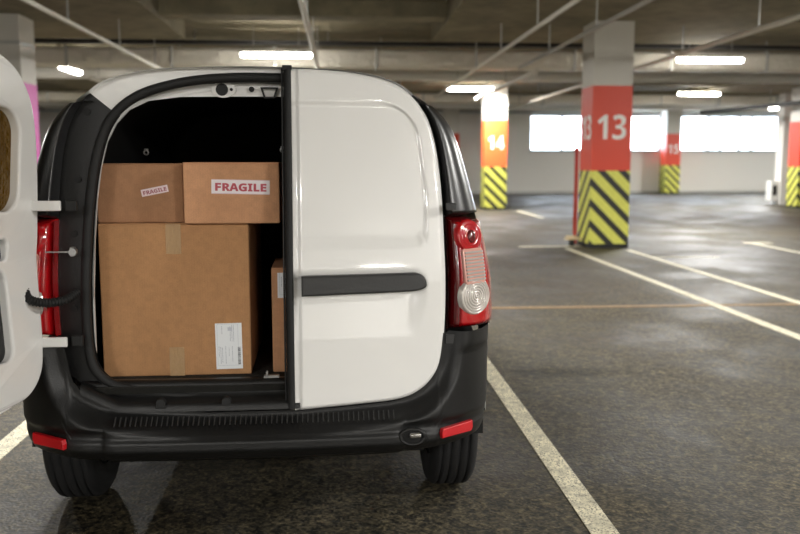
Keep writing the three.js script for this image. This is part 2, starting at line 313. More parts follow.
// --- body shell
{
  const list = [], st = []; for (let w = .30; w <= 1.16; w += .03) st.push(w); for (let w = 1.25; w < 3.2; w += .12) st.push(w); for (let w = 3.2; w <= 4.06; w += .03) st.push(w); st.push(4.12, 4.2, 4.28, 4.34, 4.38, 4.40);
  const roof = (w) => interp([[.3, 1.609], [1.4, 1.64], [2.4, 1.63], [2.75, 1.60], [2.95, 1.55], [3.55, 1.08], [3.8, 1.03], [4.15, .93], [4.28, .84], [4.36, .70], [4.40, .5]], w), wid = (w) => interp([[.3, 1], [.6, 1.03], [1.2, 1.055], [3.3, 1.06], [3.9, 1.03], [4.2, .94], [4.36, .82], [4.40, .75]], w);
  const arch = (w) => { let a = .26; for (const c of [.70, 3.605]) { const d = (c < 1 ? .41 : .365) ** 2 - (w - c) ** 2; if (d > 0) a = Math.max(a, .31 + Math.sqrt(d)); } return a; };
  const sec = (k, w) => { let [u, v] = bodyCurve[k]; const r = roof(w); if (v > .9) v = r > .95 ? .9 + (v - .9) * (r - .9) / .709 : v; v = Math.min(v, r <= .95 ? lerp(.28, r, (v - .3) / 1.309 * 1.4) : 9); if (r <= .95) v = Math.min(v, r); return [u * wid(w), Math.max(v, arch(w))]; };
  const startW = (k) => { const [u, v] = bodyCurve[k]; return lerp(.30, wD(u, v) + .022, sstep(1.475, 1.512, v)); };
  const half = grid(bodyCurve.length - 1, st.length, (a, b, i, j) => { if (j === 0) { const [u, v] = bodyCurve[i]; return [u, Math.max(v, .45), -startW(i)]; } const w = st[j - 1] + (j === 1 ? .001 : 0), [u, v] = sec(i, w); return [u, v, -w]; });
  list.push(half, mirror(half));
  const c = grid(8, 40, (a, b) => corner(lerp(.735, 1.50, b), lerp(.80, 1, a))); list.push(c, mirror(c));
  const nose = new THREE.CircleGeometry(.3, 24).scale(1.9, .62, 1).rotateY(Math.PI).translate(0, .42, -4.395); list.push(nose);
  obj('body_shell', list.map((g) => g.index ? g : mergeVertices(g)), M.white, van);
  // dark side windows and windscreen of the cab
  for (const s of [-1, 1]) {
    const g = grid(8, 6, (a, b) => { const w = lerp(2.05, 2.95 - b * .35, a), v = lerp(.98, 1.45, b), u = (interp(bodyCurve.map(([x, y]) => [y, x]), .9 + (v - .9) * .709 / (roof(w) - .9))) * wid(w) + .004; return [s * u, v, -w]; });
    obj('side_window', g, M.glassDark, van);
    obj('side_mirror', [rbox(.2, .17, .1, .04, s * 1.0, 1.03, -2.98), rbox(.1, .05, .05, .015, s * .88, .98, -2.96)], M.plastic, van);
  }
  obj('windscreen', grid(10, 6, (a, b) => { const w = lerp(3.45, 2.98, b), v = roof(w) + .006, h = lerp(.66, .5, b); return [lerp(-h, h, a), v - .03 * (2 * a - 1) ** 2, -w - .004]; }), M.glassDark, van);
}
// --- frame around the rear opening
const openPts = [[.13, .522], [-.18, .532], [-.399, .561], [-.470, .586], [-.512, .629], [-.527, .69], [-.531, .80], [-.528, .933], [-.523, 1.057], [-.513, 1.182], [-.494, 1.306], [-.463, 1.406], [-.417, 1.469], [-.354, 1.514], [-.259, 1.546], [-.165, 1.562], [-.038, 1.570], [.11, 1.569]];
const openCurve = new THREE.CatmullRomCurve3(openPts.map(([u, v]) => new THREE.Vector3(u, v, 0)), false, 'centripetal').getPoints(110).map((p) => [p.x, p.y]);
function bend(g, off) { const p = g.attributes.position; for (let i = 0; i < p.count; i++) p.setZ(i, -(wD(p.getX(i), p.getY(i)) + off - p.getZ(i))); g.computeVertexNormals(); return g; }
{
  const resample = (pts, n) => { const c = [0]; for (let i = 1; i < pts.length; i++) c.push(c[i - 1] + Math.hypot(pts[i][0] - pts[i - 1][0], pts[i][1] - pts[i - 1][1])); const out = []; for (let k = 0; k <= n; k++) { const t = c[c.length - 1] * k / n; let i = 1; while (i < pts.length - 1 && c[i] < t) i++; const f = (t - c[i - 1]) / (c[i] - c[i - 1] || 1); out.push([lerp(pts[i - 1][0], pts[i][0], f), lerp(pts[i - 1][1], pts[i][1], f)]); } return out; };
  const RN = 100, inn = resample(openCurve.filter(([u]) => u < -.1), RN), out = resample(edge.map(([u, v]) => [-u - (v > .6 ? .014 : 0), v + (v > 1.4 ? .006 * sstep(1.4, 1.55, v) : 0)]), RN);
  let cut = 0; while (out[cut][1] < 1.512) cut++;
  const ring = (k0, k1) => [.060, .085].map((off) => grid(5, k1 - k0, (a, b, i, j) => { const u = lerp(out[k0 + j][0], inn[k0 + j][0], a), v = lerp(out[k0 + j][1], inn[k0 + j][1], a); return [u, v, -(wD(u, v) + off)]; }));
  const topRing = ring(cut, RN), topGeo = [...topRing, ...topRing.map(mirror), box(.26, .035, .02, 0, 1.588, -(wD(0, 1.588) + .075))];
  obj('opening_frame', topGeo, M.white, van);
  const lowRing = ring(0, cut), jt = obj('pillar_trim', [...lowRing, ...lowRing.map(mirror)], M.plastic, van); jt.userData.label = 'black plastic trim on the door pillars and sill';
  for (const [u, v] of [[-.535, 1.462], [-.566, 1.244], [-.580, 1.07], [-.585, .83]]) obj('screw', new THREE.CylinderGeometry(.011, .011, .008, 16).rotateX(Math.PI / 2).translate(u, v, -(wD(u, v) + .058)), M.rubber, jt);
  // inner white lip, deep at the header, thin down the pillar
  const s2 = new THREE.Shape(); const o2 = openCurve.filter(([u, v]) => v > .66); o2.forEach(([u, v], i) => i ? s2.lineTo(u - .03 * (u < -.3), v + .016) : s2.moveTo(u - .03, v));
  [[.13, 1.516], [-.105, 1.515], [-.24, 1.513], [-.345, 1.500], [-.408, 1.470], [-.450, 1.426], [-.482, 1.364], [-.502, 1.28], [-.515, 1.18], [-.524, 1.05], [-.530, .865], [-.531, .671]].forEach(([u, v]) => s2.lineTo(u, v));
  obj('header_panel', bend(extrude(s2, .01), .11), M.white, van).userData.label = 'white painted header and inner pillar lip';
  // rubber seal round the opening
  obj('door_seal', [tube(openCurve.filter((p, i) => i % 2 === 0).map(([u, v]) => [u - .014 * sstep(-.2, -.5, u), v + .004 * (v > 1.4), -(wD(u, v) + .056)]), .0155, 160, 10)], M.rubber, van);
  // door check and lock plate on the pillar
  obj('door_check', [box(.09, .004, .012, -.60, 1.02, -.085), rbox(.016, .03, .02, .004, -.565, 1.02, -.095), new THREE.CylinderGeometry(.012, .012, .02, 14).rotateX(Math.PI / 2).translate(-.56, 1.02, -.08)], M.steel, van);
  // header details
  const lt = obj('latch_plate', new THREE.CylinderGeometry(.034, .034, .008, 28).rotateX(Math.PI / 2).scale(1.15, .78, 1).translate(-.10, 1.537, -.255), M.white, van);
  obj('latch_hub', new THREE.CylinderGeometry(.019, .021, .012, 20).rotateX(Math.PI / 2).translate(-.105, 1.537, -.249), M.rubber, lt);
  obj('latch_hole', new THREE.CylinderGeometry(.005, .005, .01, 12).rotateX(Math.PI / 2).translate(-.074, 1.537, -.249), M.rubber, lt);
  obj('plug', new THREE.CylinderGeometry(.009, .009, .008, 14).rotateX(Math.PI / 2).translate(-.008, 1.538, -.248), M.rubber, van);
  const tz = (k) => { const q = [[-.03, .018], [.03, .018], [.018, -.018], [-.018, -.018]].map(([a, b]) => new THREE.Vector2(a * k, b * k)); return q; };
  const ts = new THREE.Shape(tz(1)); ts.holes.push(new THREE.Path(tz(.72).reverse())); obj('latch_bracket', extrude(ts, .008).translate(.05, 1.527, -.252), M.rubber, van);
}
// move header parts to the panel depth (kept flush with the inner lip)
for (const o of van.children) if (['latch_plate', 'plug', 'latch_bracket'].includes(o.name)) o.position.z = .255 - (wD(-.05, 1.53) + .10) + .006;
// --- cargo space
{
  const prof = [[-.60, .572], [-.60, 1.0], [-.565, 1.28], [-.52, 1.42], [-.40, 1.53], [-.2, 1.555], [0, 1.56], [.2, 1.555], [.40, 1.53], [.52, 1.42], [.565, 1.28], [.60, 1.0], [.60, .572]];
  const l = grid(prof.length - 1, 6, (a, b, i, j) => [prof[i][0], prof[i][1], -lerp(.175 + .06 * (prof[i][1] - .572), 1.95, b)]);
  const sh = new THREE.Shape(prof.map(([u, v]) => new THREE.Vector2(u, v)));
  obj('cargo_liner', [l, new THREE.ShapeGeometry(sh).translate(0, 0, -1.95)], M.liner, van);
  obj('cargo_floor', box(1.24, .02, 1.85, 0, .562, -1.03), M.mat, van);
  for (const [u, v] of [[-.43, 1.335], [.075, 1.345]]) obj('tie_ring', [new THREE.TorusGeometry(.008, .003, 8, 18).translate(u, v, -.62), box(.014, .008, .008, u, v + .01, -.625)], M.steel, van);
  const sill = grid(24, 9, (a, b, i, j) => { const u = lerp(-.56, .14, a), k = [[.50, .062], [.515, .064], [.528, .075], [.535, .10], [.552, .112], [.575, .116], [.588, .128], [.588, .15], [.572, .158], [.57, .19]][j], rise = .06 * Math.max(0, -u - .44) / .12; return [u, k[0] + rise * (j < 4 ? 1 : 0), -(k[1] + .022 * (u / .62) ** 2)]; });
  obj('sill_plate', sill, M.plastic, van);
  for (const u of [-.306, -.098]) obj('rubber_buffer', [new THREE.CylinderGeometry(.014, .016, .02, 16).rotateX(Math.PI / 2).translate(u, .529, -.072), rbox(.036, .012, .02, .004, u, .517, -.075)], M.rubber, van);
  obj('sill_striker', [box(.05, .008, .02, .045, .592, -.14), box(.006, .02, .02, .03, .6, -.14)], M.steel, van);
}
// --- tail lights, pillar covers
for (const s of [1, -1]) {
  const side = s > 0 ? 'right' : 'left', P = (g) => s > 0 ? g : mirror(g);
  const g = new THREE.Group(); g.name = 'tail_light'; g.userData.label = `red and clear ${side} tail light`; van.add(g);
  obj('housing', [P(cornerPatch(.742, 1.118, 0, .86, .004, 16, 30)), P(grid(3, 20, (a, b) => { const v = lerp(.746, 1.114, b), c = corner(v, 0); return [c[0] - .001, v, lerp(c[2], -(wD(.62, v) + .075), a)]; }))], s > 0 ? M.lensDark : M.lensRed, g);
  obj('lens', P(cornerPatch(.748, 1.112, .08, .84, .008, 20, 34)), M.lensRed, g);
  const place = (geo, v, t, off) => { // seat a lathe (axis +z) on the lens
    const c = corner(v, t, off), c2 = corner(v, t, off + .02), n = new THREE.Vector3(c2[0] - c[0], 0, c2[2] - c[2]).normalize();
    const up = new THREE.Vector3(corner(v + .05, t, off)[0] - corner(v - .05, t, off)[0], .1, corner(v + .05, t, off)[2] - corner(v - .05, t, off)[2]).normalize();
    const x = new THREE.Vector3().crossVectors(up, n).normalize(), z = new THREE.Vector3().crossVectors(x, up), m = new THREE.Matrix4().makeBasis(x, up, z).setPosition(...c); return P(geo.clone().applyMatrix4(m));
  };
  const ringLathe = (r, rings, amp) => { const pts = [new THREE.Vector2(0, .010)]; const N = rings * 4; for (let i = 1; i <= N; i++) { const q = i / N; pts.push(new THREE.Vector2(r * q, .010 * Math.sqrt(1 - q * q * .9) + amp * (i % 4 === 2 ? 1 : i % 4 === 0 ? -1 : 0) * (1 - q * .4))); } pts.push(new THREE.Vector2(r * 1.06, -.012)); return new THREE.LatheGeometry(pts, 40).rotateX(Math.PI / 2); };
  const T = .33;
  obj('brake_lamp', place(ringLathe(.055, 4, .0016), 1.056, T, .006), M.lensRed, g);
  obj('brake_lamp_bulb', place(new THREE.SphereGeometry(.018, 20, 14).scale(1, 1.25, .45), 1.055, T, .016), M.lensDark, g);
  obj('clear_window', place(extrude(roundRectShape(-.045, -.06, .045, .06, .012), .006, .004), .955, T, .002), M.lensPink, g);
  const rib = []; for (let i = -4; i <= 4; i++) rib.push(box(.08, .006, .004, 0, i * .0115, .016)); obj('clear_window_ribs', place(merge(rib), .955, T, .000), M.lensClear, g);
  obj('reversing_lamp', place(ringLathe(.064, 7, .0028), .856, T, .006), M.lensClear, g);
  const pc = obj('pillar_cover', P(cornerPatch(1.120, 1.497, .0, .86, .008, 18, 36)), M.gloss, van); pc.userData.label = `glossy black cover above the ${side} tail light`;
  // hinge knuckles on the right pillar gap
  if (s > 0) for (const [v, h] of [[1.155, .022], [.715, .03]]) obj('hinge', box(.03, h, .03, .640, v, -.11), M.plasticGrey, van);
}
// --- bumper
{
  const us = []; for (let i = 0; i <= 24; i++) us.push(.02 * i); for (let u = .50; u < .628; u += .006) us.push(u);
  const plan = []; // [u, w] at shell, from the centre to the side; corner by superellipse
  const hw = .805, ub = .50, N = 46; const cols = [];
  for (const u of [0, .05, .1, .15, .2, .25, .3, .35, .4, .44, .47]) cols.push([u, 0]);
  for (let i = 0; i <= N; i++) { const f = i / N * Math.PI / 2; cols.push([.48 + (hw - .48) * Math.sin(f) ** .95, .012 + .32 * (1 - Math.cos(f) ** .9)]); }
  cols.push([.818, .37]);
  const top = (u) => { if (u >= .634) return .742; let best = .742; for (let i = 1; i < 90 && i < edge.length; i++) { const [a0, b0] = edge[i - 1], [a1, b1] = edge[i]; if (u + 0 >= a0 - .012 && u <= a1 + .012 && b1 < .76) { best = lerp(b0, b1, clamp((u - .012 - a0) / (a1 - a0 || 1))) - .006; } } return u < .13 ? .490 : Math.min(best, .742); };
  const vb = (u) => .352 + .012 * sstep(.4, .75, u), rows = 40;
  const half = grid(cols.length - 1, rows + 3, (a, b, i, j) => {
    let [u, w] = cols[i]; const t = top(u), b0 = vb(u); let v, k = Math.min(j, rows) / rows; k = 1 - (1 - k) ** 1.25; v = lerp(t, b0, k);
    w += .016 * (u / .5) ** 2 * (u < .5 ? 1 : 0) + (u >= .5 ? .016 : 0);
    const d = v < .76 && u < .70 ? edgeDist(Math.max(u, .14), v) : .3;
    let wi = w + .012 * sstep(.46, .44, v) - .010 * sstep(.425, .41, v) * 1 + .03 * sstep(.39, .345, v);         // face below the step lip tucks in
    wi -= .020 * sstep(.672, .692, v) * sstep(.66, .72, u);                                                                       // upper corner stands proud of the lower one
    const ledge = 1 - sstep(.012, .078, d); wi = lerp(wi, Math.max(wi, .082 + .02 * (u / .62) ** 2), ledge);
    const sq = 1 + (u > .6 ? -.02 * sstep(.46, .35, v) : 0);
    if (j === rows + 1) return [u * sq * .985, b0 - .012, -(wi + .02)];
    if (j >= rows + 2) return [u * sq * (j === rows + 2 ? .96 : .9), b0 - .004 + (j === rows + 3 ? .05 : 0), -(wi + (j === rows + 2 ? .09 : .12))];
    return [u * sq, v, -wi];
  });
  const bm = obj('rear_bumper', [half, mirror(half)], M.plastic, van); bm.userData.label = 'black plastic rear bumper with ribbed step';
  const rib = []; for (let i = -27; i <= 27; i++) { const u = i * .0165; rib.push(box(.0035, .004, .036, 0, 0, 0).rotateX(.62).translate(u, .4785, -(.030 + .012 * (u / .45) ** 2))); }
  obj('tread_ribs', rib, M.plasticGrey, bm);
  for (const s of [-1, 1]) {
    const m = new THREE.Shape([[-.062, -.018], [.058, -.012], [.064, .002], [.062, .024], [-.060, .014], [-.064, 0]].map(([a, b]) => new THREE.Vector2(a * s, b)));
    const g = extrude(m, .012, .003); g.rotateY(s * .48).translate(s * .655, .412, -.074); obj('reflector', g, M.reflector, bm).userData.label = 'red reflector';
  }
  const th = obj('tow_recess', new THREE.TorusGeometry(.036, .007, 10, 30).scale(1.1, .72, 1).translate(.505, .408, -.020), M.plastic, bm);
  obj('tow_recess_back', new THREE.CylinderGeometry(.036, .036, .01, 24).rotateX(Math.PI / 2).scale(1.1, .72, 1).translate(.505, .408, -.024), M.liner, bm);
  obj('tow_eye', rbox(.04, .018, .022, .007, .513, .415, -.014), M.chrome, bm).userData.label = 'chrome tow eye';
}
// --- wheels and underbody
{
  const tp = [], W = .090, RT = .312, put = (x, r) => tp.push(new THREE.Vector2(r, x));
  put(-.075, .19); put(-W + .004, .22); put(-W, .255); put(-W + .006, .290); put(-W + .022, RT - .004);
  for (const gx of [-.05, -.018, .018, .05]) { put(gx - .006, RT); put(gx - .004, RT - .009); put(gx + .004, RT - .009); put(gx + .006, RT); }
  put(W - .022, RT - .004); put(W - .006, .290); put(W, .255); put(W - .004, .22); put(.075, .19);
  const tyre = new THREE.LatheGeometry(tp, 64).rotateZ(-Math.PI / 2);
  const rim = new THREE.LatheGeometry([[0, .03], [.05, .035], [.06, .05], [.11, .03], [.15, .045], [.185, .06], [.195, .08], [.19, -.07]].map(([r, x]) => new THREE.Vector2(r, x)), 40).rotateZ(-Math.PI / 2);
  for (const [u, w] of [[-.710, .70], [.714, .70], [-.735, 3.605], [.735, 3.605]]) {
    const g = new THREE.Group(); g.name = 'wheel'; g.position.set(u, RT, -w); if (u < 0) g.rotation.y = Math.PI; van.add(g);
    obj('tyre', [tyre], M.tyre, g); obj('rim', rim, M.steel, g);
  }
  obj('underbody', [bar(-.60, .36, -.5, .60, .42, -.16), bar(-.60, .20, -4.1, .60, .42, -.48), bar(-.60, .38, -.30, .60, .54, -.16), rod([-.6, .3, -.7], [.6, .3, -.7], .04), bar(-.6, .3, -4.1, .6, .54, -3.98)], M.liner, van);
  for (const s of [-1, 1]) for (const c of [.70, 3.605]) obj('arch_liner', grid(16, 4, (a, b) => { const f = a * Math.PI; return [s * lerp(.60, .80, b), .31 + .37 * Math.sin(f), -(c + .37 * Math.cos(f))]; }), M.liner, van);
}
// --- open left door (built closed, then swung about its hinge line)
{
  const d = new THREE.Group(); d.name = 'rear_door'; d.userData.label = 'wide left rear door swung open, inner side in view'; van.add(d);
  const mir = edge.map(([u, v]) => [-u, v]);
  obj('door_panel', panel(30, mir, .12, .012, (u, v) => .012 * (1 - clamp(edgeDist(-u, v) / .02)) ** 2), M.white, d);
  const inset = (k) => edge.map(([u, v], i) => { const a = edge[Math.max(0, i - 2)], b = edge[Math.min(edge.length - 1, i + 2)], dx = b[0] - a[0], dy = b[1] - a[1], L = Math.hypot(dx, dy); return [-(u - dy / L * k), v + dx / L * k]; });
  const ins = inset(.022).filter(([u]) => u < .08), s = new THREE.Shape(); s.moveTo(.1, ins[0][1]); ins.forEach(([u, v]) => s.lineTo(u, v)); s.lineTo(.1, ins[ins.length - 1][1]); s.closePath();
  const holes = [[-.492, 1.105, .0, 1.405, .07], [-.445, .962, -.18, 1.022, .018], [-.440, .665, .02, .935, .04]];
  for (const [a, b, c, e, r] of holes) s.holes.push(roundRectShape(a, b, c, e, r, THREE.Path));
  const g = extrude(s, .030, .009, 3, 10), p = g.attributes.position; for (let i = 0; i < p.count; i++) { const u = p.getX(i), v = p.getY(i); p.setZ(i, -(wD(u, v) + .058 - p.getZ(i) + .0)); }
  g.computeVertexNormals(); obj('inner_panel', g, M.white, d);
  const pane = extrude(roundRectShape(-.50, 1.098, .008, 1.412, .07), .004).translate(0, 0, 0), pp = pane.attributes.position; for (let i = 0; i < pp.count; i++) pp.setZ(i, -(wD(pp.getX(i), pp.getY(i)) + .034 + pp.getZ(i)));
  pane.computeVertexNormals(); const pu = pane.attributes.uv; for (let i = 0; i < pu.count; i++) pu.setXY(i, pp.getX(i) * 2.2, pp.getY(i) * 2.2);
  obj('door_window', pane, phys(0xa57f2c, 0.16, { metalness: 1, bumpMap: foilBump, bumpScale: 0.5 }), d).userData.label = 'window covered with crinkled dark gold film';
  const cov = []; for (const [a, b, c, e] of holes.slice(1)) cov.push(...[box(c - a + .03, e - b + .03, .004, (a + c) / 2, (b + e) / 2, -(wD((a + c) / 2, (b + e) / 2) + .052))]);
  obj('cavity_backing', cov, M.plastic, d);  // black sheets paint the shade of the hollows behind the cutouts
  obj('edge_bead', tube(inset(.048).filter(([u], i) => u < .06 && i % 4 === 0).map(([u, v]) => [u, v, -(wD(u, v) + .060)]), .005, 120, 6), M.white, d);
  obj('edge_plug', new THREE.CylinderGeometry(.011, .011, .01, 18).rotateX(Math.PI / 2).scale(1, 2.6, 1).translate(-.592, 1.0, -(wD(-.59, 1.0) + .030)), M.rubber, d);
  obj('door_handle_rod', tube([[-.53, .94, -.125], [-.535, .98, -.13], [-.53, 1.03, -.135]], .004, 10, 6), M.white, d);
  const th = -99 * R, ax = new THREE.Vector3(0, 1, -.09).normalize(), Q = new THREE.Quaternion().setFromAxisAngle(ax, th), P0 = new THREE.Vector3(-.622, 1.0, -(wD(-.62, 1.0) + .02)), T = new THREE.Vector3(-.090, .03, .0);
  d.quaternion.copy(Q); d.position.copy(P0.clone().add(T).sub(P0.clone().applyQuaternion(Q)));
  // white hinge arms between pillar and door edge, and the cable loom
  for (const v of [1.165, .735]) {
    const h = obj('hinge_arm', [rbox(.11, .032, .012, .004, -.643, v, -.072), rbox(.014, .04, .05, .004, -.695, v, -.085), rod([-.695, v - .03, -.09], [-.695, v + .012, -.09], .011)], M.white, van);
    obj('hinge_bolt', rbox(.035, .035, .02, .005, -.562, v, -.09), M.rubber, h);
  }
  obj('cable_loom', [tube([[-.697, .935, -.05], [-.698, .910, -.035], [-.682, .882, -.02], [-.635, .868, -.03], [-.585, .872, -.055], [-.555, .892, -.095]], .0125, 60, 10), ...Array.from({ length: 26 }, (_, i) => { const cv = new THREE.CatmullRomCurve3([[-.697, .935, -.05], [-.698, .910, -.035], [-.682, .882, -.02], [-.635, .868, -.03], [-.585, .872, -.055], [-.555, .892, -.095]].map((q) => new THREE.Vector3(...q)), false, 'centripetal'), t = (i + .5) / 26, c = cv.getPointAt(t), n = cv.getTangentAt(t); return new THREE.TorusGeometry(.0125, .003, 6, 14).applyQuaternion(new THREE.Quaternion().setFromUnitVectors(new THREE.Vector3(0, 0, 1), n)).translate(c.x, c.y, c.z); })], M.rubber, van).userData.label = 'corrugated black cable loom to the open door';
}

// ------------------------------------------------------------------ cartons in the van
function inVan(u, v, w) { const p = new THREE.Vector3(u, v, -w).applyAxisAngle(new THREE.Vector3(0, 1, 0), 1.5 * R); return [p.x + CX, p.y, p.z - 2.65]; }
function carton(label, u0, u1, v0, v1, w, depth, mat) {
  const W = u1 - u0, Hh = v1 - v0, t = thing('cardboard_box', label, 'box', inVan((u0 + u1) / 2, v0, w + depth / 2), 'cartons in the van');
  t.rotation.y = 1.5 * R;
  obj('carton', metreUV(rbox(W, Hh, depth, .005, 0, Hh / 2, 0), .5), mat, t);
  obj('top_flap', [box(W / 2 - .002, .003, depth - .004, -W / 4, Hh + .0015, 0), box(W / 2 - .002, .003, depth - .004, W / 4, Hh + .0015, 0)], mat, t);
  t.userData.size = [W, Hh, depth]; return t;
}
function sticker(t, name, tex, w, h, x, y, tilt, label) { const d = t.userData.size[2]; const m = obj(name, new THREE.PlaneGeometry(w, h), std(0xffffff, 0.45, { map: tex }), t); m.position.set(x, y, d / 2 + .0012); m.rotation.z = tilt; m.userData.label = label; return m; }
const fragileTex = (bg, ink, edgeInk) => canvasTex(512, 128, (c, w, h) => { c.fillStyle = bg; c.fillRect(0, 0, w, h); if (edgeInk) { c.fillStyle = edgeInk; c.fillRect(0, 0, w, 6); c.fillRect(0, h - 6, w, 6); } c.fillStyle = ink; c.font = 'bold 92px sans-serif'; c.textAlign = 'center'; c.textBaseline = 'middle'; c.translate(w / 2, h / 2 + 4); c.scale((w - 50) / c.measureText('FRAGILE').width, 1); c.fillText('FRAGILE', 0, 0); c.strokeStyle = ink; c.lineWidth = 4; c.strokeText('FRAGILE', 0, 0); });
const labelTex = canvasTex(256, 440, (c, w, h) => {
  c.fillStyle = '#edf0f3'; c.fillRect(0, 0, w, h); c.fillStyle = '#9aa0aa'; let q = 5; const r = () => { q = (q * 1664525 + 1013904223) >>> 0; return q / 4294967296; };
  for (let x = 30; x < 200; x += 16) for (const [y0, y1] of [[16, 195], [215, 400]]) { if (r() < .35) continue; let y = y0 + r() * 20; const end = y1 - r() * 90; while (y < end) { const l = 5 + r() * 16; c.fillRect(x, y, 4, Math.min(l, end - y)); y += l + 4; } }
  c.strokeStyle = '#b4b8c0'; c.lineWidth = 2; c.strokeRect(18, 10, 200, 396); c.fillStyle = '#c9cdd6'; c.fillRect(120, 40, 44, 34);
  c.fillStyle = '#33363c'; for (let y = 232; y < 396;) { const l = 2 + r() * 6; c.fillRect(212, y, 26, l); y += l + 2 + r() * 5; }
});
const FL = .572;
const big = carton('large brown cardboard carton with white shipping label, under two smaller boxes', -.527, -.030, FL, 1.092, .255, .62, M.card);
{
  const [W, Hh, D] = big.userData.size, tp = (y0, y1, top) => { const m = obj('packing_tape', [box(.05, y1 - y0, .0012, -.002, (y0 + y1) / 2, D / 2 + .0007), box(.05, .0012, .3, -.002, top ? Hh + .0036 : .0004, D / 2 - .15)], M.tape, big); m.userData.label = top ? 'clear tape folded over the top edge' : 'clear tape folded over the bottom edge'; };
  tp(Hh - .10, Hh, true); tp(.0, .10, false);
  sticker(big, 'shipping_label', labelTex, .090, .160, .174, .100, .012, 'white printed shipping label with barcode');
}
const bl = carton('upper left cardboard box with small tilted FRAGILE sticker', -.534, -.247, 1.0955, 1.292, .29, .40, M.cardB);
sticker(bl, 'fragile_sticker', fragileTex('#e9d3d6', '#a8636c'), .090, .024, .048, .108, .20, 'small pink FRAGILE sticker');
const br = carton('upper right cardboard box with large FRAGILE label', -.238, .078, 1.0955, 1.296, .225, .42, M.cardC);
sticker(br, 'fragile_label', fragileTex('#f0e6e9', '#bd4a57', '#e2c9cf'), .192, .048, .030, .122, -.022, 'white label with red FRAGILE lettering');
const sl = carton('narrow cardboard box half hidden behind the closed right door', .043, .40, FL, .936, .27, .30, M.cardC);
sticker(sl, 'shipping_label', rep(labelTex, 1, .6), .11, .088, -.103, .306, 0, 'white shipping label');

// ------------------------------------------------------------------ ceiling services
function lamp(x, y, z, along, label, len = 1.27) {
  const t = thing('fluorescent_lamp', label, 'lamp', [x, y, z], 'fluorescent ceiling lamps'); if (along) t.rotation.y = Math.PI / 2;
  obj('housing', rbox(len, .05, .13, .02, 0, .055, 0), M.lampBody, t);
  const g = new THREE.CapsuleGeometry(.055, len - .14, 6, 16).rotateZ(Math.PI / 2).scale(1, .8, 1.15); obj('diffuser', g, M.lampGlow, t);
  for (const hx of [-.395, .395]) obj('hanger', bar(hx - .005, .08, -.005, hx + .005, SLAB - y, .005), M.galv, t);
  const L = new THREE.RectAreaLight(LAMP_COLOR, LAMP, len - .05, .12); L.position.set(0, -.05, 0); L.rotation.x = -Math.PI / 2; L.castShadow = true; t.add(L);
  return t;
}
lamp(-1.10, 3.165, -15.4, 0, 'bright lamp above the van roof next to the open door gap');
lamp(3.42, 3.2, -22.5, 0, 'bright lamp just left of the top of column 14');
lamp(6.7, 3.13, -15.3, 0, 'bright near lamp to the right of column 13, larger of two');
lamp(10.44, 3.265, -24.5, 0, 'smaller bright lamp to the right of column 13, below the larger one');
lamp(-5.55, 3.19, -18.4, 1, 'lengthwise lamp below the foil duct left of the van roof');
lamp(15.55, 3.2, -29.6, 1, 'lengthwise lamp in front of the right-hand far windows');
lamp(-1.10, 3.2, -6.8, 0, 'lamp above the front of the van, out of view');
lamp(7.0, 3.2, -7.2, 0, 'lamp above the empty bays on the right, out of view');
lamp(-3.0, 3.2, 5.0, 0, 'lamp behind the camera on the left, out of view');
lamp(4.3, 3.2, 4.0, 0, 'lamp behind the camera on the right, out of view');
lamp(5.2, 3.2, -.8, 0, 'lamp to the right of the camera, out of view');
lamp(3.4, 3.2, 9.5, 0, 'lamp farthest behind the camera, out of view');
lamp(6.6, 3.2, 7.5, 0, 'lamp far behind the camera on the right, out of view');
lamp(-5.6, 3.2, 7.5, 0, 'lamp far behind the camera on the left, out of view');
lamp(-9.3, 3.2, -15.4, 0, 'lamp over the left bays level with the column, out of view');
lamp(-9.3, 3.2, -24, 0, 'lamp over the far left bays, hidden by the van');
lamp(17.5, 3.2, -12, 0, 'lamp above the far right bays, out of view');
lamp(-3, 3.2, -29, 0, 'lamp far behind the van, hidden by its body');

function pipe(name, a, b, r, mat, label, step = 2.4) {
  const t = thing(name, label, 'pipe', a, 'ceiling pipes'), d = b.map((q, i) => q - a[i]), L = Math.hypot(...d);
  obj('pipe', rod([0, 0, 0], d, r), mat, t);
  for (let s = .6; s < L; s += step) { const k = s / L, zz = a[2] + d[2] * k; if ([-16.6, -20.2, -27, -30.9, -15.85].some((q) => Math.abs(q - zz) < .4)) continue; const top = SLAB - a[1] - d[1] * k; obj('hanger', box(.02, top, .006, d[0] * k, d[1] * k + top / 2, d[2] * k), M.galv, t); }
  return t;
}
pipe('sprinkler_pipe', [-3.2, 2.95, 2], [-3.2, 2.95, -22], .028, M.pipePaint, 'thin pale pipe slanting down from the top left corner');
pipe('sprinkler_pipe', [-.38, 2.95, 2], [-.38, 2.95, -19.5], .036, M.pipePaint, 'pale pipe running straight away above the van roof');
pipe('sprinkler_pipe', [2.44, 2.95, 2], [2.44, 2.95, -22], .028, M.pipePaint, 'thin pale pipe left of column 13 slanting to the lamp');
pipe('sprinkler_pipe', [3.18, 2.95, 2], [3.18, 2.95, -15.2], .026, M.galv, 'dull grey pipe passing the top left of column 13');
pipe('sprinkler_pipe', [3.6, 2.95, -15.6], [3.6, 2.95, -22.5], .045, M.pipePaint, 'short pale pipe behind the top of column 13');
pipe('sprinkler_pipe', [5.25, 2.95, 2], [5.25, 2.95, -27], .035, M.pipePaint, 'long pale pipe crossing in from the upper right corner');
pipe('sprinkler_pipe', [-4.9, 2.95, -17.5], [-4.9, 2.95, -28], .04, M.pipePaint, 'pale pipe low behind the lengthwise left lamp');
